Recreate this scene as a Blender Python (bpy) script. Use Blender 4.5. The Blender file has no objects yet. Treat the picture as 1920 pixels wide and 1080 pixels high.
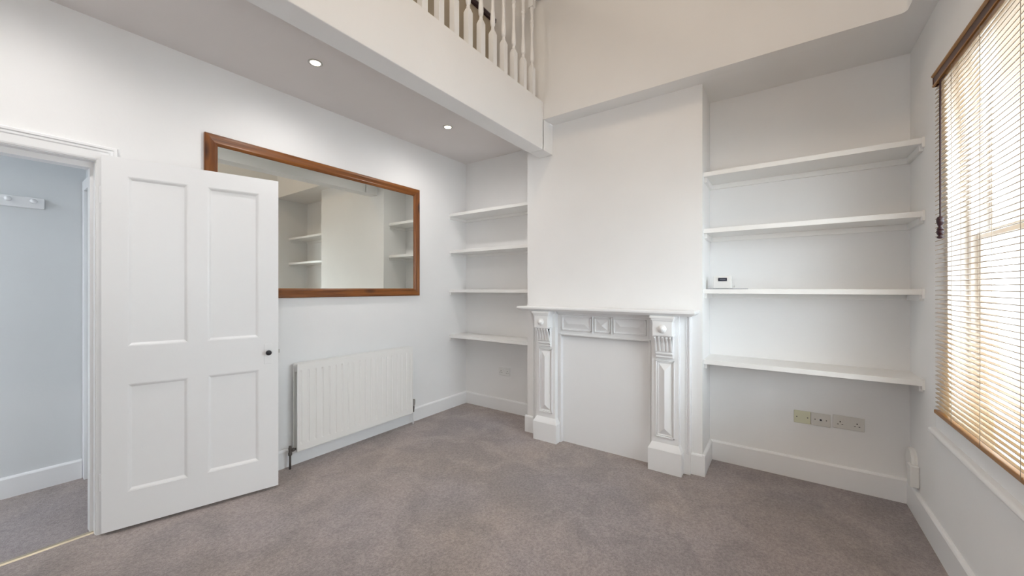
import bpy, bmesh, math
from mathutils import Vector, Matrix
S = bpy.context.scene
C = S.collection

# ------------------------------------------------------------------ camera, world, lights, exposure
YAW = math.radians(35.18)                       # room axes: +x towards the fireplace wall, +y towards the mirror wall
cam = bpy.data.cameras.new('camera'); co = bpy.data.objects.new('camera', cam); C.objects.link(co)
cam.sensor_width = 36; cam.lens = 716.2 / 1920 * 36; cam.shift_y = 1.6 / 1920; cam.clip_start = .02
co.location = (0, 0, 1.32); co.rotation_euler = (math.radians(90), 0, YAW - math.radians(90))
S.camera = co
S.view_settings.view_transform = 'Standard'; S.view_settings.look = 'None'
S.view_settings.gamma = 1; S.view_settings.use_curve_mapping = False
S.view_settings.exposure = 1.02

w = bpy.data.worlds.new('sky'); S.world = w; w.use_nodes = True
nt = w.node_tree; bg = nt.nodes['Background']
tc = nt.nodes.new('ShaderNodeTexCoord'); sp = nt.nodes.new('ShaderNodeSeparateXYZ'); rp = nt.nodes.new('ShaderNodeValToRGB')
nt.links.new(tc.outputs['Generated'], sp.inputs[0]); nt.links.new(sp.outputs['Z'], rp.inputs[0]); nt.links.new(rp.outputs[0], bg.inputs[0])
rp.color_ramp.elements[0].position = .0; rp.color_ramp.elements[0].color = (.50, .52, .54, 1)     # pale street below an overcast sky that brightens upwards
rp.color_ramp.elements[1].position = .5; rp.color_ramp.elements[1].color = (.86, .93, 1.0, 1)
bg.inputs[1].default_value = 1.6

sun = bpy.data.lights.new('hazy_sun', 'SUN'); sun.energy = 10.5; sun.angle = math.radians(125); sun.color = (.83, .91, 1)      # broad hazy daylight from the street side
so = bpy.data.objects.new('hazy_sun', sun); C.objects.link(so); so.location = (1, -4, 4)
so.rotation_euler = Vector((.42, .90, -.36)).to_track_quat('-Z', 'Y').to_euler()
def area(name, loc, rot, sx, sy, power, col):
    l = bpy.data.lights.new(name, 'AREA'); l.shape = 'RECTANGLE'; l.size = sx; l.size_y = sy
    l.energy = power; l.color = col
    o = bpy.data.objects.new(name, l); C.objects.link(o); o.location = loc; o.rotation_euler = [math.radians(a) for a in rot]
    return o
area('void_fill_light', (.6, .5, 4.55), (0, 0, 0), .9, .7, 10, (1, .81, .60))              # unseen warm fill added above the void, no fixture modelled
area('rear_fill_light', (-1.6, .3, 1.7), (112, 0, -90), .5, .3, 7.5, (1, .91, .82))                 # warm fill added behind the camera to lift alcoves and ledge
area('hall_fill_light', (-1.4, 3.55, 2.4), (0, 0, 0), .5, .4, 4.6, (.93, .97, 1))  # unseen area light added to brighten the hall
area('mezzanine_fill_light', (.9, 2.55, 4.5), (0, 0, 0), .5, .3, 5, (1, .9, .78))  # added warm fill over the mezzanine, source out of view

# ------------------------------------------------------------------ materials
def principled(name, col, rough=.5, metal=0, spec=.5):
    m = bpy.data.materials.new(name); m.use_nodes = True
    b = m.node_tree.nodes['Principled BSDF']
    b.inputs['Base Color'].default_value = (*col, 1); b.inputs['Roughness'].default_value = rough
    b.inputs['Metallic'].default_value = metal; b.inputs['Specular IOR Level'].default_value = spec
    return m, m.node_tree, b
def paint(name, col, rough=.5, bump=.06, scale=60, var=.02):
    m, t, b = principled(name, col, rough)
    c = t.nodes.new('ShaderNodeTexCoord'); n = t.nodes.new('ShaderNodeTexNoise'); n.inputs['Scale'].default_value = scale; n.inputs['Detail'].default_value = 4
    bp = t.nodes.new('ShaderNodeBump'); bp.inputs['Strength'].default_value = bump; bp.inputs['Distance'].default_value = .004
    t.links.new(c.outputs['Object'], n.inputs['Vector']); t.links.new(n.outputs['Fac'], bp.inputs['Height']); t.links.new(bp.outputs[0], b.inputs['Normal'])
    n2 = t.nodes.new('ShaderNodeTexNoise'); n2.inputs['Scale'].default_value = 1.6; n2.inputs['Detail'].default_value = 3
    r = t.nodes.new('ShaderNodeValToRGB'); r.color_ramp.elements[0].position = .3; r.color_ramp.elements[1].position = .7
    r.color_ramp.elements[0].color = (*[k * (1 - var) for k in col], 1); r.color_ramp.elements[1].color = (*[min(1, k * (1 + var)) for k in col], 1)
    t.links.new(c.outputs['Object'], n2.inputs['Vector']); t.links.new(n2.outputs['Fac'], r.inputs[0]); t.links.new(r.outputs[0], b.inputs['Base Color'])
    return m
M = {}
M['wall'] = paint('white_emulsion', (.865, .862, .862), .85, .10, 45)
M['ceil'] = paint('ceiling_emulsion', (.80, .765, .755), .9, .10, 45)
M['hall'] = paint('hall_emulsion', (.72, .74, .75), .85, .10, 45)
M['gloss'] = paint('white_gloss_paint', (.88, .885, .895), .32, .03, 25, .01)
M['shelf'] = paint('white_satin_shelf_paint', (.88, .875, .865), .4, .05, 30, .015)
M['radi'] = paint('cream_radiator_enamel', (.86, .85, .83), .3, .0, 25, .005)
M['buff'] = paint('buff_emulsion', (.50, .43, .33), .85, .08, 45)
M['plastic'] = paint('white_plastic', (.80, .80, .79), .35, 0, 20, .005)
M['cream_plastic'] = paint('aged_cream_plastic', (.70, .69, .52), .35, 0, 20, .02)
M['grey_plastic'] = paint('off_white_plastic', (.70, .68, .64), .35, 0, 20, .01)
M['black'] = principled('black_plastic', (.012, .012, .016), .3)[0]
M['screen'] = principled('dark_display', (.015, .02, .04), .15)[0]
M['digit'] = principled('display_digit', (.16, .18, .24), .4)[0]
M['chrome'] = principled('dull_chrome', (.55, .54, .52), .3, 1)[0]
M['brass'] = principled('brass_strip', (.62, .55, .42), .45, 1)[0]
M['oldbrass'] = paint('tarnished_valve_metal', (.10, .085, .075), .4, .3, 60, .5)
M['valvegrey'] = paint('grey_valve_cap', (.33, .31, .29), .4, 0, 30, .1)
M['cord'] = principled('dark_cord', (.035, .008, .012), .6)[0]
M['cordgrey'] = principled('buff_ladder_cord', (.30, .25, .19), .8)[0]
M['tassel'] = principled('dark_turned_wood', (.03, .006, .012), .3)[0]
M['slot'] = principled('socket_slot', (.05, .045, .04), .6)[0]
M['paper'] = principled('dark_leaflet', (.09, .10, .15), .6)[0]

def wood(name, c1, c2, c3, rough, axis, scale=9):
    m, t, b = principled(name, c1, rough)
    c = t.nodes.new('ShaderNodeTexCoord'); mp = t.nodes.new('ShaderNodeMapping')
    s = [scale * 3] * 3; s[axis] = scale * .18; mp.inputs['Scale'].default_value = s
    n = t.nodes.new('ShaderNodeTexNoise'); n.inputs['Scale'].default_value = 1; n.inputs['Detail'].default_value = 6; n.inputs['Distortion'].default_value = 1.2
    r = t.nodes.new('ShaderNodeValToRGB'); e = r.color_ramp.elements
    e[0].position = .3; e[0].color = (*c2, 1); e[1].position = .62; e[1].color = (*c1, 1)
    t.links.new(c.outputs['Object'], mp.inputs[0]); t.links.new(mp.outputs[0], n.inputs['Vector']); t.links.new(n.outputs['Fac'], r.inputs[0])
    v = t.nodes.new('ShaderNodeTexVoronoi'); v.inputs['Scale'].default_value = 1
    mp2 = t.nodes.new('ShaderNodeMapping'); s2 = [9] * 3; s2[axis] = 3.4; mp2.inputs['Scale'].default_value = s2
    t.links.new(c.outputs['Object'], mp2.inputs[0]); t.links.new(mp2.outputs[0], v.inputs['Vector'])
    k = t.nodes.new('ShaderNodeValToRGB'); k.color_ramp.elements[0].position = .10; k.color_ramp.elements[0].color = (1, 1, 1, 1)
    k.color_ramp.elements[1].position = .27; k.color_ramp.elements[1].color = (0, 0, 0, 1)
    t.links.new(v.outputs['Distance'], k.inputs[0])
    mx = t.nodes.new('ShaderNodeMixRGB'); mx.inputs[2].default_value = (*c3, 1)
    t.links.new(k.outputs[0], mx.inputs[0]); t.links.new(r.outputs[0], mx.inputs[1]); t.links.new(mx.outputs[0], b.inputs['Base Color'])
    return m
M['pineH'] = wood('pine_frame_horizontal', (.26, .088, .015), (.12, .034, .006), (.035, .008, .003), .35, 0)
M['pineV'] = wood('pine_frame_upright', (.26, .088, .015), (.12, .034, .006), (.035, .008, .003), .35, 2)
M['slat'] = wood('lacquered_brown_slat', (.54, .36, .19), (.44, .28, .13), (.44, .28, .13), .22, 0)
_b = M['slat'].node_tree.nodes['Principled BSDF']; _b.inputs['IOR'].default_value = 1.75; _b.inputs['Coat Weight'].default_value = 1; _b.inputs['Coat Roughness'].default_value = .15
M['rail'] = wood('blind_rail_wood', (.40, .19, .045), (.28, .12, .025), (.24, .09, .02), .35, 0)
M['darkrail'] = wood('maroon_wood_recess_shade', (.07, .016, .008), (.045, .010, .006), (.03, .008, .004), .3, 0)  # maroon wood, with the shadow between the mouldings put into its colour
M['handrail'] = principled('dark_handrail_wood', (.035, .012, .018), .35)[0]

# carpet
m, t, b = principled('carpet', (.3, .25, .25), 1, 0, .1); M['carpet'] = m
c = t.nodes.new('ShaderNodeTexCoord')
def noise(sc, det=3, dist=0):
    n = t.nodes.new('ShaderNodeTexNoise'); n.inputs['Scale'].default_value = sc; n.inputs['Detail'].default_value = det; n.inputs['Distortion'].default_value = dist
    t.links.new(c.outputs['Object'], n.inputs['Vector']); return n
def ramp(src, p0, c0, p1, c1):
    r = t.nodes.new('ShaderNodeValToRGB'); r.color_ramp.elements[0].position = p0; r.color_ramp.elements[0].color = (*c0, 1)
    r.color_ramp.elements[1].position = p1; r.color_ramp.elements[1].color = (*c1, 1); t.links.new(src.outputs['Fac'], r.inputs[0]); return r
def mult(a, b_):
    x = t.nodes.new('ShaderNodeMixRGB'); x.blend_type = 'MULTIPLY'; x.inputs[0].default_value = 1
    t.links.new(a.outputs[0], x.inputs[1]); t.links.new(b_.outputs[0], x.inputs[2]); return x
tone = ramp(noise(1.1, 2), .35, (.355, .298, .274), .65, (.335, .295, .298))
patch = ramp(noise(3.6, 6, .9), .38, (.87, .87, .875), .60, (1.08, 1.07, 1.065))
grain = ramp(noise(85, 3), .32, (.80, .80, .80), .68, (1.16, 1.16, 1.16))
fine = ramp(noise(260, 2), .3, (.78, .78, .78), .7, (1.2, 1.2, 1.2))
t.links.new(mult(mult(mult(tone, patch), grain), fine).outputs[0], b.inputs['Base Color'])
bp = t.nodes.new('ShaderNodeBump'); bp.inputs['Strength'].default_value = .6; bp.inputs['Distance'].default_value = .008
t.links.new(noise(140, 4).outputs['Fac'], bp.inputs['Height']); t.links.new(bp.outputs[0], b.inputs['Normal'])
b.inputs['Sheen Weight'].default_value = .25

# mirror, glass, bulb
m = bpy.data.materials.new('mirror_glass'); m.use_nodes = True; t = m.node_tree; t.nodes.clear()
g = t.nodes.new('ShaderNodeBsdfGlossy'); g.inputs['Color'].default_value = (.80, .81, .76, 1); g.inputs['Roughness'].default_value = 0
o = t.nodes.new('ShaderNodeOutputMaterial'); t.links.new(g.outputs[0], o.inputs[0]); M['mirror'] = m
m = bpy.data.materials.new('window_glass'); m.use_nodes = True; t = m.node_tree; t.nodes.clear()
tr = t.nodes.new('ShaderNodeBsdfTransparent'); tr.inputs[0].default_value = (.96, .98, .97, 1)
g = t.nodes.new('ShaderNodeBsdfGlossy'); g.inputs['Roughness'].default_value = .02
lw = t.nodes.new('ShaderNodeLayerWeight'); lw.inputs[0].default_value = .18; fr = t.nodes.new('ShaderNodeMath'); fr.operation = 'MULTIPLY'; fr.inputs[1].default_value = .35; t.links.new(lw.outputs['Facing'], fr.inputs[0]); mx = t.nodes.new('ShaderNodeMixShader')
o = t.nodes.new('ShaderNodeOutputMaterial'); t.links.new(fr.outputs[0], mx.inputs[0]); t.links.new(tr.outputs[0], mx.inputs[1]); t.links.new(g.outputs[0], mx.inputs[2]); t.links.new(mx.outputs[0], o.inputs[0]); M['glass'] = m
m = bpy.data.materials.new('lit_bulb'); m.use_nodes = True; t = m.node_tree; b = t.nodes['Principled BSDF']
b.inputs['Emission Color'].default_value = (1, .90, .68, 1); b.inputs['Emission Strength'].default_value = 4; M['bulb'] = m

# ------------------------------------------------------------------ mesh helpers
class MB:
    def __init__(s): s.bm = bmesh.new()
    def poly(s, pts, faces):
        v = [s.bm.verts.new(p) for p in pts]
        for f in faces:
            try: s.bm.faces.new([v[i] for i in f])
            except ValueError: pass
        return s
    def box(s, x0, x1, y0, y1, z0, z1):
        x0, x1 = sorted((x0, x1)); y0, y1 = sorted((y0, y1)); z0, z1 = sorted((z0, z1))
        return s.poly([(x0,y0,z0),(x1,y0,z0),(x1,y1,z0),(x0,y1,z0),(x0,y0,z1),(x1,y0,z1),(x1,y1,z1),(x0,y1,z1)],
                      [(0,3,2,1),(4,5,6,7),(0,1,5,4),(1,2,6,5),(2,3,7,6),(3,0,4,7)])
    def frustum(s, a, b_):
        """two rectangles of four points each, joined"""
        return s.poly(list(a) + list(b_), [(0,1,2,3),(7,6,5,4),(0,4,5,1),(1,5,6,2),(2,6,7,3),(3,7,4,0)])
    def hipx(s, y0, y1, z0, z1, xb, xt, ins):
        """raised field on a surface that faces -x"""
        return s.frustum([(xb,y0,z0),(xb,y1,z0),(xb,y1,z1),(xb,y0,z1)],
                         [(xt,y0+ins,z0+ins),(xt,y1-ins,z0+ins),(xt,y1-ins,z1-ins),(xt,y0+ins,z1-ins)])
    def prism(s, prof, axis, a, b_):
        """profile of 2-D points swept along axis ('x': prof=(y,z); 'y': prof=(x,z); 'z': prof=(x,y))"""
        def P(p, k): return {'x': (k, p[0], p[1]), 'y': (p[0], k, p[1]), 'z': (p[0], p[1], k)}[axis]
        n = len(prof); pts = [P(p, a) for p in prof] + [P(p, b_) for p in prof]
        return s.poly(pts, [tuple(range(n)), tuple(range(2*n-1, n-1, -1))] + [(i, (i+1) % n, n+(i+1) % n, n+i) for i in range(n)])
    def lathe(s, prof, origin, axis='z', n=24, sgn=1):
        """prof = [(r, h)], turned about axis through origin"""
        ox, oy, oz = origin; rings = []
        for r, h in prof:
            ring = []
            for i in range(n):
                a = 2 * math.pi * i / n; cx, cy = r * math.cos(a), r * math.sin(a)
                p = {'z': (ox+cx, oy+cy, oz+sgn*h), 'y': (ox+cx, oy+sgn*h, oz+cy), 'x': (ox+sgn*h, oy+cx, oz+cy)}[axis]
                ring.append(s.bm.verts.new(p))
            rings.append(ring)
        for A, B in zip(rings, rings[1:]):
            for i in range(n): s.bm.faces.new((A[i], A[(i+1) % n], B[(i+1) % n], B[i]))
        s.bm.faces.new(rings[0]); s.bm.faces.new(rings[-1])
        return s
    def tube(s, pts, r, n=10):
        pts = [Vector(p) for p in pts]; rings = []; up = None
        for i, p in enumerate(pts):
            d = (pts[min(i+1, len(pts)-1)] - pts[max(i-1, 0)]).normalized()
            if up is None: up = Vector((1,0,0)) if abs(d.x) < .9 else Vector((0,1,0))
            u = d.cross(up).normalized(); v = d.cross(u).normalized()
            rings.append([s.bm.verts.new(p + r * (math.cos(2*math.pi*k/n) * u + math.sin(2*math.pi*k/n) * v)) for k in range(n)])
        for A, B in zip(rings, rings[1:]):
            for i in range(n): s.bm.faces.new((A[i], A[(i+1) % n], B[(i+1) % n], B[i]))
        s.bm.faces.new(rings[0]); s.bm.faces.new(rings[-1]); return s
    def build(s, name, mat, parent=None, bevel=0, smooth=False, local=False, seg=2):
        bmesh.ops.recalc_face_normals(s.bm, faces=s.bm.faces)
        me = bpy.data.meshes.new(name)
        if parent is not None and not local:                      # world coordinates given, parents carry no rotation
            loc = Vector((0,0,0)); p = parent
            while p: loc += p.location; p = p.parent
            bmesh.ops.translate(s.bm, verts=s.bm.verts, vec=-loc); base = Vector((0,0,0))
        elif parent is None and not local:
            xs = [v.co for v in s.bm.verts]
            base = Vector(((min(v.x for v in xs)+max(v.x for v in xs))/2, (min(v.y for v in xs)+max(v.y for v in xs))/2, min(v.z for v in xs)))
            bmesh.ops.translate(s.bm, verts=s.bm.verts, vec=-base)
        else: base = Vector((0,0,0))
        s.bm.to_mesh(me); s.bm.free(); me.materials.append(M[mat] if isinstance(mat, str) else mat)
        o = bpy.data.objects.new(name, me); C.objects.link(o); o.location = base
        if parent is not None: o.parent = parent
        if smooth:
            for p in me.polygons: p.use_smooth = True
        if bevel:
            md = o.modifiers.new('bevel', 'BEVEL'); md.width = bevel; md.segments = seg; md.limit_method = 'ANGLE'; md.angle_limit = math.radians(35)
            if not smooth:
                pass
        return o
def tag(o, label, cat=None, group=None, kind=None):
    if label: o['label'] = label
    if cat: o['category'] = cat
    if group: o['group'] = group
    if kind: o['kind'] = kind
    return o
def struct(o, label, cat): return tag(o, label, cat, None, 'structure')
def empty(name, loc, rz=0):
    o = bpy.data.objects.new(name, None); C.objects.link(o); o.location = loc; o.rotation_euler = (0,0,rz); o.empty_display_size = .1; return o
def copy_tree(o, parent=None):
    c_ = o.copy(); C.objects.link(c_); c_.parent = parent
    for ch in list(o.children): copy_tree(ch, c_)
    return c_

# ------------------------------------------------------------------ room dimensions (metres)
YL, YR, XA, XB = 3.004, -.6475, 3.33, 2.981
BL, BR = 1.9258, .4553                                    # chimney breast sides
ZC, ZBB, ZBT, YBF, YBB = 2.769, 2.5055, 2.913, 1.6585, 1.80
XV, YV, XF, ZT = 2.826, -.538, -1.7, 4.6
DX0, DX1, DZ = -.43, .385, 2.005                          # doorway to the hall
WX0, WX1, WZ0, WZ1 = 1.22, 2.68, .70, 2.30                # window by the blind
VX0, VX1 = -.85, -.45                                     # unseen second window added behind the camera, width set for its light

# ------------------------------------------------------------------ setting
struct(MB().box(XF-.1, XA+.1, YR-.3, YL+.06, -.1, 0).build('floor', 'carpet'), 'mauve grey carpet over the whole living room floor', 'floor')
struct(MB().box(-2.6, 1.6, YL+.06, 4.2, -.1, 0).build('floor_hall', 'carpet'), 'grey carpet of the hall seen through the open doorway', 'floor')
wl = MB().box(XF-.1, DX0-.015, YL, YL+.12, 0, ZC+.2).box(DX1+.015, XA+.12, YL, YL+.12, 0, ZC+.2).box(DX0-.015, DX1+.015, YL, YL+.12, DZ+.015, ZC+.2)
struct(wl.build('wall_left', 'wall'), 'white wall with doorway, big mirror and radiator', 'wall')
struct(MB().box(XA, XA+.12, YR-.2, YL, 0, ZC+.2).build('wall_back', 'wall'), 'white back wall of the two shelved alcoves', 'wall')
struct(MB().box(XB, XA, BR, BL, 0, ZC).build('wall_chimney_breast', 'wall'), 'plain white chimney breast rising behind the fireplace surround', 'wall')
wr = MB()
for a, b_ in ((XF-.1, VX0), (VX1, WX0), (WX1, XA)): wr.box(a, b_, YR-.2, YR, 0, ZC+.2)
for a, b_ in ((VX0, VX1), (WX0, WX1)): wr.box(a, b_, YR-.2, YR, 0, WZ0).box(a, b_, YR-.2, YR, WZ1, ZC+.2)
struct(wr.build('wall_right', 'wall'), 'white window wall on the right with wooden blind', 'wall')
wf = MB().box(XF-.1, XF, YR, YL, 0, ZC)
struct(wf.build('wall_front', 'wall'), 'plain white wall behind the viewer', 'wall')
# ceilings: slab under the mezzanine, narrow ledges round the void
struct(MB().box(XF, XA, YBB-.01, YL, ZC, ZBT-.005).build('ceiling', 'ceil'), 'low white ceiling under the mezzanine with recessed downlights', 'ceiling')
lg = MB().box(XV+.1, XA, YR, YBF, ZC, ZC+.14).box(XF, XV+.1, YR, YV, ZC, ZC+.139)
struct(lg.build('ceiling_ledge', 'wall'), 'narrow white ceiling ledge around the double height void', 'ceiling')
vw = MB().box(XV, XV+.1, YV, YL, ZBT, ZT).box(XV, XV+.1, YV, YBF+.02, ZC, ZBT)
r = .03; pr = [(XV+.001, YV-.001)] + [(XV-r+r*math.sin(a), YV+r-r*math.cos(a)) for a in [math.radians(90-k*10) for k in range(10)]]
vw.prism(pr, 'z', ZC, ZT)
struct(vw.build('wall_void_back', 'wall'), 'upper white wall of the void above the alcoves', 'wall')
struct(MB().box(XF, XV+.1, YV-.1, YV-.0005, ZC+.14, ZT).build('wall_void_right', 'wall'), 'upper white void wall above the window', 'wall')
struct(MB().box(XF-.1, XF, YV-.1, YL, ZC, ZT).build('wall_void_front', 'wall'), 'upper white void wall behind the viewer', 'wall')
struct(MB().box(XF, XV, YL, YL+.1, ZC+.2, ZT).build('wall_mezzanine', 'buff'), 'buff rear wall of the mezzanine', 'wall')
uc = MB().box(XF, XV, YV, YL, ZT, ZT+.1)
struct(uc.build('ceiling_upper', 'wall'), 'upper white ceiling over the void', 'ceiling')
bm_ = MB().box(XF, XV-.004, YBF, YBB, ZBB, ZBT).box(XV-.02, XB, YBF, YBB, ZBB, ZC)
struct(bm_.build('ceiling_beam', 'wall', bevel=.004), 'deep white boxed beam carrying the mezzanine balustrade', 'beam')
# skirtings
def skirt(name, segs, hgt, label):
    mb = MB()
    for (x0, y0, x1, y1, nx, ny) in segs:                    # runs along the wall; n points into the room
        d = .018; prof = [(0, 0), (d, 0), (d, hgt-.012), (d*.75, hgt-.004), (d*.35, hgt), (0, hgt)]
        a = [(x0+nx*p, y0+ny*p, z) for p, z in prof]; b_ = [(x1+nx*p, y1+ny*p, z) for p, z in prof]; n = len(prof)
        mb.poly(a + b_, [tuple(range(n)), tuple(range(2*n-1, n-1, -1))] + [(i, (i+1) % n, n+(i+1) % n, n+i) for i in range(n)])
    return struct(mb.build(name, 'gloss'), label, 'skirting board')
skirt('baseboard_left', [(DX1+.1, YL, XA, YL, 0, -1)], .132, 'white skirting board along the mirror wall under the radiator')
skirt('baseboard_back_left', [(XA, BL, XA, YL, -1, 0), (XB, BL, XA, BL, 0, 1)], .132, 'white skirting board in the left alcove')
skirt('baseboard_back_right', [(XA, YR, XA, BR, -1, 0), (XB-.0178, BR, XA, BR, 0, -1)], .1498, 'white skirting board in the right alcove below the sockets')
skirt('baseboard_chimney', [(XB, BR-.0182, XB, .53, -1, 0), (XB, 1.83, XB, BL+.018, -1, 0)], .15, 'short white skirting pieces either side of the fireplace')
skirt('baseboard_right', [(XF, YR, XA, YR, 0, 1)], .15, 'white skirting board under the window')
skirt('baseboard_hall', [(-2.5, 4.005, .45, 4.005, 0, -1)], .132, 'white skirting board along the hall wall')
# hall
struct(MB().box(-2.6, 1.6, 4.005, 4.1, 0, 2.6).build('wall_hall_far', 'hall'), 'pale grey hall wall seen through the doorway', 'wall')
he = MB().box(.47, .57, 3.955, 4.005, 0, 2.6).box(.47, .57, YL+.12, 3.2, 0, 2.6).box(.47, .57, 3.2, 3.955, 2.0, 2.6)
struct(he.build('wall_hall_end', 'hall'), 'end wall of the hall with a doorway', 'wall')
struct(MB().box(-2.6, -2.5, YL, 4.005, 0, 2.6).build('wall_hall_left', 'hall'), 'left end wall of the hall', 'wall')
struct(MB().box(-2.6, .6, YL+.12, 4.1, 2.55, 2.65).build('ceiling_hall', 'hall'), 'white hall ceiling', 'ceiling')
tr_ = MB().box(.452, .47, 3.935, 4.0, 0, 2.0).box(.452, .47, 3.16, 4.0, 2.0, 2.07).box(.452, .47, 3.14, 3.2, 0, 2.0).box(.47, .57, 3.94, 3.955, 0, 2.0)
struct(tr_.build('trim_2', 'gloss', bevel=.003), 'white door frame at the dim end of the hall', 'door frame')
struct(MB().box(.535, .57, 3.2, 3.94, .005, 1.998).build('door_2', 'hall'), 'closed white door at the end of the hall', 'door')

# doorway frame: lining, stop bead, moulded architrave
df = MB()
L0, L1 = YL, YL+.12
df.box(DX1, DX1+.015, L0, L1, 0, DZ).box(DX0-.015, DX0, L0, L1, 0, DZ).box(DX0-.015, DX1+.015, L0, L1, DZ, DZ+.015)
df.box(DX1-.012, DX1+.001, L0+.05, L1, 0, DZ-.03).box(DX0-.001, DX0+.012, L0+.05, L1, 0, DZ-.03).box(DX0-.001, DX1+.001, L0+.05, L1-.001, DZ-.03, DZ+.001)
prof = [(.004, 0), (.004, .010), (.012, .013), (.050, .013), (.056, .017), (.066, .017), (.070, .022), (.080, .022), (.086, .014), (.086, 0)]
path = lambda p: [(DX1+p, 0), (DX1+p, DZ+p), (DX0-p, DZ+p), (DX0-p, 0)]
rings = [[(path(p)[k][0], YL-min(d, .014 if k == 0 else 1), path(p)[k][1]) for p, d in prof] for k in range(4)]
n = len(prof); pts = [q for r_ in rings for q in r_]
df.poly(pts, [tuple(range(n)), tuple(range(3*n, 4*n))] + [(k*n+i, k*n+(i+1) % n, (k+1)*n+(i+1) % n, (k+1)*n+i) for k in range(3) for i in range(n)])
struct(df.build('trim_1', 'gloss'), 'white moulded door frame round the hall doorway', 'door frame')
tag(MB().prism([(YL+.03, 0), (YL+.037, .006), (YL+.058, .006), (YL+.065, 0)], 'x', DX0, DX1).build('threshold_strip', 'brass'),
    'thin brass carpet strip across the hall doorway floor', 'threshold strip')

# door leaf (local: x along leaf, y towards the wall behind)
hx, hy = .402, 2.955
door = empty('door_1', (hx, hy, 0), -math.radians(15.8)); struct(door, 'white four panelled door standing open in front of the mirror', 'door')
LW, T, ZB_, ZT_ = .81, .032, .016, 2.035
cols = ((.098, .352), (.442, .702)); rows = ((.208, .797), (1.005, 1.935)); dp = .011
lf = MB().box(0, LW, dp, T-dp, ZB_, ZT_)
for f0, f1 in ((0, dp), (T-dp, T)):
    xs = [0, cols[0][0], cols[0][1], cols[1][0], cols[1][1], LW]
    for i in (0, 2, 4): lf.box(xs[i], xs[i+1], f0, f1, ZB_, ZT_)
    zs = [ZB_, rows[0][0], rows[0][1], rows[1][0], rows[1][1], ZT_]
    for i in (0, 2, 4):
        for cx in cols: lf.box(cx[0], cx[1], f0, f1, zs[i], zs[i+1])
leaf = lf.build('door_leaf', 'gloss', door, local=True)
pm = MB()
for (a, b_) in cols:
    for (z0, z1) in rows:
        wd = .017
        for side in (0, 1):
            yo = 0.001 if side == 0 else T-.001; yi = dp if side == 0 else T-dp
            o4 = [(a, yo, z0), (b_, yo, z0), (b_, yo, z1), (a, yo, z1)]; i4 = [(a+wd, yi, z0+wd), (b_-wd, yi, z0+wd), (b_-wd, yi, z1-wd), (a+wd, yi, z1-wd)]
            i0 = [(a, yi, z0), (b_, yi, z0), (b_, yi, z1), (a, yi, z1)]
            m4 = [(a+wd*.35, yo+(yi-yo)*.15, z0+wd*.35), (b_-wd*.35, yo+(yi-yo)*.15, z0+wd*.35), (b_-wd*.35, yo+(yi-yo)*.15, z1-wd*.35), (a+wd*.35, yo+(yi-yo)*.15, z1-wd*.35)]
            pm.poly(o4 + m4 + i4, [(k, (k+1) % 4, 4+(k+1) % 4, 4+k) for k in range(4)] + [(4+k, 4+(k+1) % 4, 8+(k+1) % 4, 8+k) for k in range(4)])
pm.build('panel_moulding', 'gloss', door, local=True)
kz = .905; kx = .752
MB().box(kx-.022, kx+.022, -.003, 0, kz-.075, kz+.055).build('knob_plate', 'gloss', door, bevel=.0015, local=True)
kn = MB().lathe([(.006, 0), (.006, .014), (.012, .018), (.0165, .026), (.0165, .034), (.011, .041), (.003, .043)], (kx, -.003, kz), 'y', 20, -1).build('door_knob', 'black', door, smooth=True, local=True); kn['label'] = 'small black door knob'
MB().box(LW, LW+.0015, .006, T-.006, kz-.06, kz+.06).box(LW, LW+.009, .011, .021, kz-.012, kz+.012).build('latch', 'chrome', door, local=True)
for z in (.24, 1.78):
    MB().lathe([(.006, 0), (.006, .09)], (-.004, T*.55, z), 'z', 10).build('hinge', 'gloss', door, local=True)

# ------------------------------------------------------------------ windows (real openings, sashes, glass)
def window(name, x0, x1, label, sill):
    e = empty(name, ((x0+x1)/2, YR-.12, WZ0)); struct(e, label, 'window')
    y = YR-.085
    fr = MB().box(x0, x0+.03, y-.06, y+.02, WZ0, WZ1).box(x1-.03, x1, y-.06, y+.02, WZ0, WZ1).box(x0, x1, y-.06, y+.02, WZ1-.04, WZ1).box(x0, x1, y-.06, y+.02, WZ0, WZ0+.03)
    fr.build('window_frame', 'gloss', e, bevel=.003)
    zm = 1.56
    for (za, zb, yo) in ((WZ0+.03, zm+.02, 0), (zm-.02, WZ1-.04, -.035)):
        sh = MB().box(x0+.03, x0+.065, y+yo-.03, y+yo, za, zb).box(x1-.065, x1-.03, y+yo-.03, y+yo, za, zb).box(x0+.065, x1-.065, y+yo-.03, y+yo, za, za+(.07 if yo == 0 else .045)).box(x0+.065, x1-.065, y+yo-.03, y+yo, zb-.04, zb)
        s_ = sh.build('sash', 'gloss', e, bevel=.003)
        MB().box(x0+.06, x1-.06, y+yo-.018, y+yo-.014, za+.03, zb-.03).build('pane', 'glass', s_)
    # sill board, flat apron and the rounded moulding along its foot
    yf = YR+.032; z1 = .617; th_ = .03; a = x1+.15 if sill else x1+.06
    mb = MB().prism([(YR, z1), (yf-.012, z1)] + [(yf-.012+.014*math.sin(math.radians(q)), z1-.015+.015*math.cos(math.radians(q))) for q in range(15, 180, 15)] + [(yf-.012, z1-th_), (YR, z1-th_)], 'x', x0-.06, a)
    mb.box(x0-.04, a-.012, YR, YR+.010, z1-th_-.020, z1-th_).box(x0-.04, a-.012, YR, YR+.006, z1, WZ0).box(x0+.001, x1-.001, y+.02, YR+.006, WZ0, WZ0+.012)
    mb.build('window_sill', 'gloss', e)
    return e
window('window_1', WX0, WX1, 'tall white sash window behind the wooden blind', True)
window('window_2', VX0, VX1, 'unseen white sash window added for daylight in the right wall behind the viewer', False)
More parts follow.
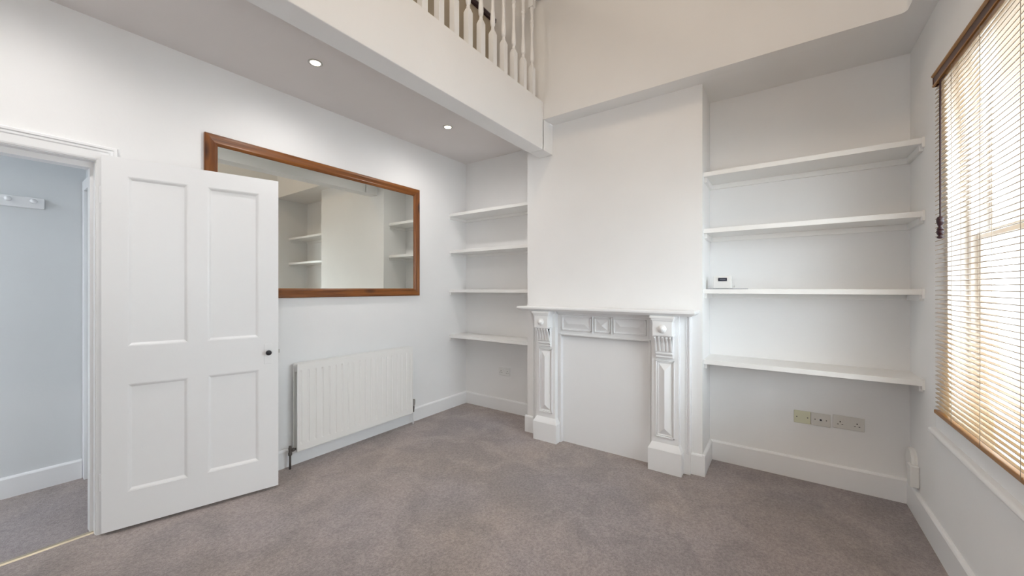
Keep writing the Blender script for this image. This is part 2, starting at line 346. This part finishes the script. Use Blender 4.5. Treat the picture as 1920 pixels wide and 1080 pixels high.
# ------------------------------------------------------------------ wooden venetian blind
BX0, BX1, BZ0, BZ1 = 1.20, 2.742, .709, 2.372
yb = -.6285
bl = empty('venetian_blind', ((BX0+BX1)/2, yb, BZ0)); tag(bl, 'golden brown wooden venetian blind covering the window', 'blind')
hr = MB().box(BX0, BX1-.001, yb-.018, yb+.0098, BZ1-.045, BZ1-.003).build('head_rail', 'rail', bl, bevel=.003)
pa, pz = yb+.010, BZ1-.057
MB().prism([(pa, pz), (pa+.008, pz), (pa+.009, pz+.006), (pa+.006, pz+.010), (pa, pz+.010)], 'x', BX0-.002, BX1).build('pelmet_lower_moulding', 'rail', bl)
MB().prism([(pa, pz+.047), (pa+.005, pz+.047), (pa+.011, pz+.052), (pa+.012, BZ1), (pa-.03, BZ1+.002), (pa-.03, BZ1), (pa, BZ1-.002)], 'x', BX0-.004, BX1+.004).build('pelmet_top_moulding', 'rail', bl)
pv = MB().box(BX0-.002, BX1+.002, pa, pa+.004, pz+.010, pz+.047).box(BX1, BX1+.004, yb-.02, pa+.006, pz, BZ1-.002).build('pelmet', 'darkrail', bl, bevel=.001); pv['label'] = 'dark maroon brown fascia of the blind, recess shadow in its colour'
MB().box(BX0, BX1, yb-.0135, yb+.0135, BZ0, BZ0+.018).build('bottom_rail', 'rail', bl, bevel=.004)
sl = MB(); n = 72; z0, z1 = BZ0+.036, BZ1-.072
for i in range(n):
    z = z0 + (z1-z0) * i / (n-1); d = .0095; tl = math.radians(15); cs, sn = math.cos(tl), math.sin(tl)
    pr = [(-d, -.0019), (0, -.0008), (d, -.0019), (d, .0011), (0, .0022), (-d, .0011)]
    sl.prism([(yb + p*cs + q*sn, z - p*sn + q*cs) for p, q in pr], 'x', BX0+.004, BX1-.004)
sl.build('slats', 'slat', bl)
for x in (2.50, 2.20, 1.90, 1.60, 1.32):
    cdm = MB()
    for yy in (yb-.0145, yb+.0145): cdm.tube([(x, yy, BZ0+.01), (x, yy, BZ1-.05)], .0009, 6)
    cdm.build('ladder_cord', 'cordgrey', bl)
pc = MB(); xq, yq = 2.575, yb+.030
for dx in (-.003, .003): pc.tube([(xq, yb+.012, BZ1-.07), (xq+dx, yq, BZ1-.09), (xq+dx, yq, 1.80), (xq+dx*.3, yq, 1.64)], .0028, 8)
pco = pc.build('pull_cord', 'cord', bl); pco['label'] = 'dark plum pull cord'
for z_ in (1.592, 1.555):
    s_ = 1 if z_ > 1.56 else .62
    MB().lathe([(.004, .062*s_), (.010, .058*s_), (.013, .048*s_), (.0125, .035*s_), (.009, .022*s_), (.006, .014*s_), (.011, .006*s_), (.012, 0), (.005, -.006*s_)], (xq, yq, z_), 'z', 18).build('tassel', 'tassel', pco, smooth=True)

# ------------------------------------------------------------------ mirror
mi = empty('wall_mirror', (1.736, YL-.012, 1.253)); tag(mi, 'large landscape mirror in a knotty brown pine frame above the radiator', 'mirror')
X0, X1, Z0, Z1, FW = .856, 2.616, 1.253, 2.316, .071
def bar(horizontal, at, s, a, b_):
    """moulded frame bar with mitred ends. at = outer edge, s = direction inwards"""
    prof = [(0, 0), (0, .020), (.006, .026), (.020, .027), (.046, .020), (.054, .021), (.062, .017), (FW, .010), (FW, 0)]
    A = []; B = []
    for p, d in prof:
        q = at + s * p
        if horizontal: A.append((a+p, YL-d, q)); B.append((b_-p, YL-d, q))
        else: A.append((q, YL-d, a+p)); B.append((q, YL-d, b_-p))
    n = len(prof)
    return MB().poly(A + B, [tuple(range(n)), tuple(range(2*n-1, n-1, -1))] + [(i, (i+1) % n, n+(i+1) % n, n+i) for i in range(n)])
bar(True, Z1, -1, X0, X1).build('frame_rail', 'pineH', mi); bar(True, Z0, 1, X0, X1).build('frame_rail', 'pineH', mi)
bar(False, X0, 1, Z0, Z1).build('frame_stile', 'pineV', mi); bar(False, X1, -1, Z0, Z1).build('frame_stile', 'pineV', mi)
MB().box(X0+.05, X1-.05, YL-.008, YL-.002, Z0+.05, Z1-.05).build('mirror_glass', 'mirror', mi)

# ------------------------------------------------------------------ radiator
RX0, RX1, RZ0, RZ1, RYF = 1.385, 2.462, .125, .762, 2.905
ra = empty('radiator', ((RX0+RX1)/2, YL-.03, RZ0)); tag(ra, 'cream double panel radiator on the wall below the mirror', 'radiator')
def rad_panel(yf, yb_):
    s_ = 1 if yb_ > yf else -1; rc = .005*s_
    mb = MB().box(RX0, RX1, yf+rc, yb_, RZ0, RZ1)
    mb.box(RX0, RX1, yf, yf+rc, RZ1-.045, RZ1).box(RX0, RX1, yf, yf+rc, RZ0, RZ0+.045)
    mb.box(RX0+.002, RX1-.002, yf+.004*s_, yf+.009*s_, RZ0-.008, RZ0-.002).box(RX0+.002, RX1-.002, yf+.004*s_, yf+.009*s_, RZ1, RZ1+.004)
    nf = 20; pitch = (RX1-RX0) / nf
    for i in range(nf+1):
        a = RX0 + pitch*(i-.5)+.009; b_ = RX0 + pitch*(i+.5)-.009
        a = max(a, RX0); b_ = min(b_, RX1)
        mb.frustum([(max(a-.005, RX0), yf+rc, RZ0+.045), (min(b_+.005, RX1), yf+rc, RZ0+.045), (min(b_+.005, RX1), yf+rc, RZ1-.045), (max(a-.005, RX0), yf+rc, RZ1-.045)],
                   [(a, yf, RZ0+.045), (b_, yf, RZ0+.045), (b_, yf, RZ1-.045), (a, yf, RZ1-.045)])
        if i < nf:       # sloped channel ends
            c0, c1 = b_, RX0 + pitch*(i+1) - pitch/2 + .009 + 0
            for zz, zs in ((RZ1-.045, -1), (RZ0+.045, 1)):
                mb.poly([(b_, yf, zz), (b_+.018, yf, zz), (b_+.013, yf+rc, zz+zs*.014), (b_+.005, yf+rc, zz+zs*.014), (b_, yf+rc, zz), (b_+.018, yf+rc, zz)], [(0,1,2,3), (0,3,4), (1,5,2)])
    return mb
rad_panel(RYF, RYF+.012).build('front_panel', 'radi', ra)
rad_panel(RYF+.066, RYF+.054).build('rear_panel', 'radi', ra)
fn = MB(); x = RX0+.03
while x < RX1-.03:
    fn.box(x, x+.001, RYF+.012, RYF+.054, RZ0+.04, RZ1-.045); x += .025
fn.build('fins', 'radi', ra)
for bx in ((RX0+.006, RX0+.012, RYF+.008, RYF+.06, RZ1-.06, RZ1-.02), (RX1-.012, RX1-.006, RYF+.008, RYF+.06, RZ1-.06, RZ1-.02), (RX0+.15, RX0+.18, RYF+.06, YL, RZ1-.16, RZ1-.1), (RX1-.18, RX1-.15, RYF+.06, YL, RZ1-.16, RZ1-.1)):
    MB().box(*bx).build('bracket', 'radi', ra)
ym = RYF+.033
lv = MB().tube([(RX0-.036, ym, 0), (RX0-.036, ym, .115)], .0075, 12); lp = lv.build('inlet_pipe', 'oldbrass', ra, smooth=True); lp['label'] = 'dark tarnished copper pipe'
v = MB().lathe([(.011, 0), (.013, .005), (.013, .02), (.010, .024), (.010, .045), (.012, .048), (.008, .07)], (RX0-.036, ym, .10), 'z', 16).lathe([(.009, 0), (.009, .012), (.013, .014), (.013, .028), (.009, .03), (.009, .04)], (RX0-.036, ym, .135), 'x', 16)
lo = v.build('lockshield_valve', 'oldbrass', ra, smooth=True); lo['label'] = 'dark brass lockshield valve'
MB().tube([(RX1+.03, ym, 0), (RX1+.03, ym, .13)], .0075, 12).build('outlet_pipe', 'gloss', ra, smooth=True)
v = MB().lathe([(.011, 0), (.012, .03), (.014, .034), (.014, .05), (.012, .06)], (RX1+.03, ym, .12), 'z', 16).lathe([(.009, 0), (.009, .04)], (RX1+.032, ym, .15), 'x', 12, -1)
vv = v.build('valve_body', 'oldbrass', ra, smooth=True); vv['label'] = 'dark metal valve body'
tv = MB().lathe([(.014, 0), (.019, .012), (.021, .03), (.021, .055), (.018, .062), (.006, .064)], (RX1+.03, ym, .178), 'z', 20).build('valve_cap', 'valvegrey', ra, smooth=True); tv['label'] = 'grey valve cap with pale top'

# ------------------------------------------------------------------ alcove shelves
zsh = (.813, 1.318, 1.750, 2.155); TH = .032; XS = 3.03; XSL = 3.055
ordr = ('lowest', 'second lowest', 'second highest', 'highest')
for i, z in enumerate(zsh):
    e = empty('alcove_shelf', (XA, (YR+BR)/2, z-TH))
    extra = {1: ', holding the white thermostat'}.get(i, '')
    tag(e, ordr[i] + ' white painted shelf in the right alcove by the window' + extra, 'shelf', 'shelves in the right alcove')
    MB().box(XS, XA, YR, BR, z-TH, z).build('shelf_board', 'shelf', e, bevel=.002)
    MB().box(XA-.018, XA, YR, BR, z-TH-.035, z-TH).box(XS+.03, XA-.018, YR, YR+.018, z-TH-.035, z-TH).box(XS+.03, XA-.018, BR-.018, BR, z-TH-.035, z-TH).build('batten', 'shelf', e, bevel=.0015)
    b2 = MB().box(XS-.002, XS+.03, YR, YR+.012, z-TH-.02, z+.004)
    b2.build('end_block', 'shelf', e, bevel=.001)
for i, z in enumerate(zsh):
    z = z - .005 if i else z
    e = empty('alcove_shelf', (XA, (YL+BL)/2, z-TH))
    tag(e, ordr[i] + ' white painted shelf in the left alcove beside the mirror wall', 'shelf', 'shelves in the left alcove')
    MB().box(XSL, XA, BL, YL, z-TH, z).build('shelf_board', 'shelf', e, bevel=.002)
    MB().box(XA-.018, XA, BL, YL, z-TH-.03, z-TH).box(XSL+.01, XA-.018, YL-.018, YL, z-TH-.03, z-TH).box(XSL+.01, XA-.018, BL, BL+.018, z-TH-.03, z-TH).build('batten', 'shelf', e, bevel=.0015)

# ------------------------------------------------------------------ fireplace surround
fp = empty('fireplace_surround', (XB, 1.18, 0)); tag(fp, 'white painted Victorian fireplace surround with blocked opening on the chimney breast', 'fireplace')
z1 = 1.168
pr = [(XB, z1), (2.790, z1), (2.784, z1-.004), (2.781, z1-.012), (2.784, z1-.020), (2.792, z1-.024), (2.796, z1-.030), (2.806, z1-.036), (2.815, z1-.038), (XB, z1-.038)]
ms = MB()
# moulded on three sides: sweep as stacked slabs whose plan shrinks with the profile
lay = [(0, .006), (.006, 0), (.018, 0), (.024, .006), (.028, .012), (.038, .026)]
for (d0, i0), (d1, i1) in zip(lay, lay[1:]):
    ms.frustum([(2.781+i0, .472+i0, z1-d0), (XB, .472+i0, z1-d0), (XB, 1.912-i0, z1-d0), (2.781+i0, 1.912-i0, z1-d0)],
               [(2.781+i1, .472+i1, z1-d1), (XB, .472+i1, z1-d1), (XB, 1.912-i1, z1-d1), (2.781+i1, 1.912-i1, z1-d1)])
ms.build('mantel_shelf', 'gloss', fp)
ZM = z1-.038
# back board ring: two stiles and the frieze, with an edge bead
xk = 2.935
bb = MB().box(xk, XB, .525, .81, 0, ZM).box(xk, XB, 1.55, 1.835, 0, ZM).box(xk, XB, .81, 1.55, .925, ZM)
for y0, y1 in ((.525, .537), (1.823, 1.835)): bb.box(xk-.008, xk, y0, y1, .15, ZM)
for y0, y1 in ((.545, .553), (1.807, 1.815)): bb.box(xk-.004, xk, y0, y1, .15, ZM)
bb.build('back_board', 'gloss', fp, bevel=.002)
op = MB().box(2.966, XB, .81, 1.55, 0, .925)
op.build('opening_board', 'gloss', fp)
sf = MB()
for y0, y1 in ((.800, .812), (1.548, 1.560)): sf.box(xk-.008, 2.966, y0, y1, 0, .935)
sf.box(xk-.008, 2.966, .80, 1.56, .925, .937); sf.build('opening_bead', 'gloss', fp, bevel=.002)
# frieze panels
fz = MB(); za, zb = .965, 1.085
def frame(y0, y1, w_, x_, d):
    fz.hipx(y0, y1, za, za+w_, x_, x_-d, .003); fz.hipx(y0, y1, zb-w_, zb, x_, x_-d, .003); fz.hipx(y0, y0+w_, za, zb, x_, x_-d, .003); fz.hipx(y1-w_, y1, za, zb, x_, x_-d, .003)
fr_y = [(.828, 1.085), (1.110, 1.245), (1.270, 1.540)]
for y0, y1 in fr_y:
    frame(y0, y1, .011, xk, .012)
for y0, y1 in ((fr_y[0]), (fr_y[2])):
    hy_ = (zb-za)/2-.020
    fz.frustum([(xk, y0+.018, za+.018), (xk, y1-.018, za+.018), (xk, y1-.018, zb-.018), (xk, y0+.018, zb-.018)],
               [(xk-.014, y0+.018+hy_, (za+zb)/2-.001), (xk-.014, y1-.018-hy_, (za+zb)/2-.001), (xk-.014, y1-.018-hy_, (za+zb)/2+.001), (xk-.014, y0+.018+hy_, (za+zb)/2+.001)])
y0, y1 = fr_y[1]; cy, cz = (y0+y1)/2, (za+zb)/2
fz.frustum([(xk, y0+.018, za+.018), (xk, y1-.018, za+.018), (xk, y1-.018, zb-.018), (xk, y0+.018, zb-.018)],
           [(xk-.024, cy-.001, cz-.001), (xk-.024, cy+.001, cz-.001), (xk-.024, cy+.001, cz+.001), (xk-.024, cy-.001, cz+.001)])
for k in (1.0975, 1.2575): fz.hipx(k-.006, k+.006, za-.012, zb+.012, xk, xk-.016, .004)
fz.prism([(xk, zb+.012), (xk-.016, zb+.020), (xk-.016, zb+.026), (xk-.030, ZM-.004), (xk-.030, ZM), (xk, ZM)], 'y', .78, 1.58)
fz.build('frieze_panels', 'gloss', fp)
# pilasters
def pilaster(c_):
    p = MB(); xs = 2.888
    p.box(xs, xk, c_-.092, c_+.092, .16, ZM)
    p.box(2.862, xk, c_-.115, c_+.115, 0, .160)                                            # plinth block
    p.frustum([(2.862, c_-.115, .160), (xk, c_-.115, .160), (xk, c_+.115, .160), (2.862, c_+.115, .160)],
              [(xs, c_-.092, .205), (xk, c_-.092, .205), (xk, c_+.092, .205), (xs, c_+.092, .205)])
    o = p.build('pilaster', 'gloss', fp, bevel=.002)
    q = MB(); za, zb = .245, .805
    for ww, dd, of in ((.010, .010, 0), (.006, .005, .014)):
        y0, y1, a, b_ = c_-.066+of, c_+.066-of, za+of, zb-of
        q.hipx(y0, y1, a, a+ww, xs, xs-dd, .002); q.hipx(y0, y1, b_-ww, b_, xs, xs-dd, .002); q.hipx(y0, y0+ww, a, b_, xs, xs-dd, .002); q.hipx(y1-ww, y1, a, b_, xs, xs-dd, .002)
    y0, y1, a, b_ = c_-.042, c_+.042, za+.026, zb-.026
    q.frustum([(xs, y0, a), (xs, y1, a), (xs, y1, b_), (xs, y0, b_)], [(xs-.022, c_-.0015, a+.045), (xs-.022, c_+.0015, a+.045), (xs-.022, c_+.0015, b_-.045), (xs-.022, c_-.0015, b_-.045)])
    q.build('raised_panel', 'gloss', o)
    # console: profile in (x, z), fluted front
    k = MB(); hw = .058
    prof = [(xs, .822), (2.868, .822), (2.862, .832), (2.868, .840), (2.856, .848), (2.850, .858), (2.858, .866), (2.850, .872), (2.846, .90), (2.838, .94), (2.822, .975), (2.812, .985), (xs, .985)]
    k.prism(prof, 'y', c_-hw, c_+hw)
    for j in range(5):                                                                      # ribs between the flutes
        yy = c_ - hw + .006 + j * (2*hw-.012) / 4
        pr_ = [(2.852, .874), (2.840, .876), (2.835, .90), (2.826, .94), (2.808, .972), (2.815, .982), (2.850, .982)]
        k.prism(pr_, 'y', yy-.006, yy+.006)
    k.build('fluted_console', 'gloss', o, bevel=.0015)
    h = MB().box(2.800, xk, c_-.066, c_+.066, .990, 1.088)
    for i_, (d, zz) in enumerate(((.004, 1.088), (.010, 1.098), (.018, 1.112))):
        h.box(2.800-d+.006, xk, c_-.066-d, c_+.066+d, zz, ZM if i_ == 2 else zz+.016)
    h.box(2.806, xk, c_-.072, c_+.072, .984, .992)
    h.build('capital_block', 'gloss', o, bevel=.002)
    MB().lathe([(.030, 0), (.030, .004), (.026, .009), (.020, .009), (.0185, .013), (.013, .020), (.005, .0235), (.001, .024)], (2.800, c_, 1.038), 'x', 28, -1).build('round_boss', 'gloss', o, smooth=True)
pilaster(.685); pilaster(1.675)

# ------------------------------------------------------------------ sockets on the back wall
def pins(mb, yc, zc, s=1):
    mb.box(XA-.0104, XA-.0095, yc-.003, yc+.003, zc+.007, zc+.015); mb.box(XA-.0104, XA-.0095, yc-.015, yc-.007, zc-.008, zc-.004); mb.box(XA-.0104, XA-.0095, yc+.007, yc+.015, zc-.008, zc-.004)
def double_socket(yc, zc, mat, label, hw=.073):
    e = empty('double_socket', (XA, yc, zc-.043)); tag(e, label, 'socket')
    MB().box(XA-.0095, XA, yc-hw, yc+hw, zc-.043, zc+.043).build('face_plate', mat, e, bevel=.003)
    for sy in (-1, 1):
        mb = MB(); pins(mb, yc+sy*.042, zc-.008); mb.build('pin_holes', 'slot', e)
        MB().frustum([(XA-.0095, yc+sy*.018-.006, zc+.012), (XA-.0095, yc+sy*.018+.006, zc+.012), (XA-.0095, yc+sy*.018+.006, zc+.032), (XA-.0095, yc+sy*.018-.006, zc+.032)],
                     [(XA-.014, yc+sy*.018-.005, zc+.014), (XA-.014, yc+sy*.018+.005, zc+.014), (XA-.0105, yc+sy*.018+.005, zc+.031), (XA-.0105, yc+sy*.018-.005, zc+.031)]).build('rocker_switch', mat, e)
double_socket(-.361, .437, 'grey_plastic', 'off white double plug socket, rightmost plate under the right alcove shelves', .079)
double_socket(2.445, .428, 'plastic', 'white double plug socket low on the left alcove wall')
for yc, mat, nm, label, hole in ((-.1185, 'cream_plastic', 'blank_plate', 'yellowed cream blank wall plate, leftmost of the row in the right alcove', False),
                                 (-.2185, 'grey_plastic', 'aerial_socket', 'off white aerial socket with black centre between the blank plate and double socket', True)):
    zc = .431
    e = empty(nm, (XA, yc, zc-.043)); tag(e, label, 'socket')
    MB().box(XA-.008, XA, yc-(.052 if hole else .046), yc+(.052 if hole else .046), zc-.043, zc+.043).build('face_plate', mat, e, bevel=.003)
    for sy in (-1, 1): MB().lathe([(.0035, 0), (.0035, .001)], (XA-.008, yc+sy*.030, zc), 'x', 12, -1).build('screw', 'slot', e)
    if hole:
        MB().lathe([(.011, 0), (.011, .003), (.0085, .004)], (XA-.008, yc, zc), 'x', 20, -1).build('socket_collar', 'plastic', e)
        MB().lathe([(.0065, 0), (.0065, .001)], (XA-.012, yc, zc), 'x', 16, -1).build('socket_hole', 'black', e)

# junction box by the corner
e = empty('telephone_junction', (3.21, YR, .19)); tag(e, 'white round junction box with rectangular plate low in the corner under the window', 'junction box')
MB().lathe([(.078, 0), (.078, .016), (.070, .026), (.020, .030)], (3.235, YR, .295), 'y', 32).build('round_cover', 'plastic', e, bevel=.001)
MB().box(3.125, 3.195, YR, YR+.040, .175, .300).build('box_cover', 'plastic', e, bevel=.006)

# ------------------------------------------------------------------ thermostat and leaflet on the shelf
zt = zsh[1]
e = empty('thermostat', (3.12, .345, zt)); tag(e, 'white digital thermostat with small black display standing on the right alcove shelf', 'thermostat')
MB().frustum([(3.095, .285, zt+.004), (3.135, .285, zt+.004), (3.135, .405, zt+.004), (3.095, .405, zt+.004)], [(3.103, .287, zt+.094), (3.130, .287, zt+.094), (3.130, .403, zt+.094), (3.103, .403, zt+.094)]).build('body', 'plastic', e, bevel=.005)
MB().box(3.095, 3.0995, .315, .370, zt+.058, zt+.080).build('display', 'screen', e)
MB().box(3.0942, 3.0952, .324, .361, zt+.067, zt+.071).build('display_digits', 'digit', e)
MB().box(3.085, 3.150, .278, .412, zt, zt+.004).build('stand', 'plastic', e)
MB().lathe([(.006, 0), (.006, .006)], (3.1, .274, zt+.02), 'y', 12, -1).build('dial', 'plastic', e)
tag(MB().box(3.046, 3.080, .185, .44, zt, zt+.0035).build('leaflet', 'paper'), 'thin dark leaflet lying flat at the shelf front before the thermostat', 'leaflet')

# ------------------------------------------------------------------ recessed downlights
def downlight(x, y, label):
    e = empty('recessed_downlight', (x, y, ZC)); tag(e, label, 'ceiling light', 'downlights under the mezzanine')
    MB().lathe([(.042, 0), (.043, .003), (.039, .006), (.031, .004), (.030, .001)], (x, y, ZC), 'z', 32, -1).build('trim_ring', 'chrome', e, smooth=True)
    MB().lathe([(.029, .0015), (.029, .0045), (.018, .006), (.002, .0065)], (x, y, ZC), 'z', 28, -1).build('bulb', 'bulb', e, smooth=True)
    l = bpy.data.lights.new('downlight_beam', 'SPOT'); l.energy = 11; l.color = (1, .965, .93); l.spot_size = math.radians(172); l.spot_blend = 1; l.shadow_soft_size = .03
    o = bpy.data.objects.new('downlight_beam', l); C.objects.link(o); o.location = (0, 0, -.02); o.parent = e
downlight(1.275, 2.44, 'lit round recessed downlight nearer the hall doorway')
downlight(2.464, 2.44, 'lit round recessed downlight nearer the left alcove')
downlight(.086, 2.44, 'lit round recessed downlight above the hall doorway')

# ------------------------------------------------------------------ mezzanine balustrade
ba = empty('balustrade', (1.2, 1.70, ZBT)); tag(ba, 'white turned spindle balustrade standing on the mezzanine beam', 'balustrade')
def baluster(x, y=1.695):
    mb = MB(); h = .0215; zb_ = ZBT
    mb.box(x-h, x+h, y-h, y+h, zb_, zb_+.235)
    mb.frustum([(x-h, y-h, zb_+.235), (x+h, y-h, zb_+.235), (x+h, y+h, zb_+.235), (x-h, y+h, zb_+.235)],
               [(x-.012, y-.012, zb_+.262), (x+.012, y-.012, zb_+.262), (x+.012, y+.012, zb_+.262), (x-.012, y+.012, zb_+.262)])
    mb.lathe([(.012, .25), (.0135, .27), (.0105, .285), (.0165, .30), (.0185, .325), (.017, .36), (.0125, .42), (.011, .50), (.0125, .56), (.0165, .60), (.0125, .615), (.017, .63), (.0125, .645), (.014, .70), (.018, .74)], (x, y, zb_), 'z', 16)
    mb.box(x-h, x+h, y-h, y+h, zb_+.74, zb_+.90)
    return mb
b0 = baluster(2.690).build('baluster', 'gloss', ba)
for k in range(1, 30):
    o = b0.copy(); C.objects.link(o); o.location = (b0.location.x - k*.1315, 0, 0)
MB().prism([(1.665, 3.80), (1.725, 3.80), (1.732, 3.83), (1.720, 3.855), (1.670, 3.855), (1.658, 3.83)], 'x', XF, XV).build('handrail', 'gloss', ba)
# stairwell wall on the mezzanine with a dark capping rail
struct(MB().box(.2, XV, 2.20, 2.29, ZBT-.005, 3.80).build('wall_stairwell', 'buff'), 'low buff wall on the mezzanine behind the spindles', 'wall')
tag(MB().prism([(2.175, 3.80), (2.315, 3.80), (2.32, 3.83), (2.30, 3.86), (2.19, 3.86), (2.17, 3.83)], 'x', .2, XV).build('stair_handrail', 'handrail'), 'dark wooden rail seen behind the white spindles on the mezzanine', 'handrail')

# ------------------------------------------------------------------ peg rail in the hall
e = empty('coat_peg_rail', (-.05, 4.005, 1.845)); tag(e, 'white coat peg rail on the hall wall', 'peg rail')
MB().box(-.40, .284, 3.987, 4.005, 1.845, 1.915).build('rail_board', 'gloss', e, bevel=.003)
for x in (.235, .135, .035, -.065, -.165, -.265):
    MB().lathe([(.009, 0), (.008, .03), (.013, .04), (.016, .05), (.012, .058), (.003, .06)], (x, 3.987, 1.885), 'y', 16, -1).build('peg', 'chrome' if False else 'gloss', e, smooth=True)
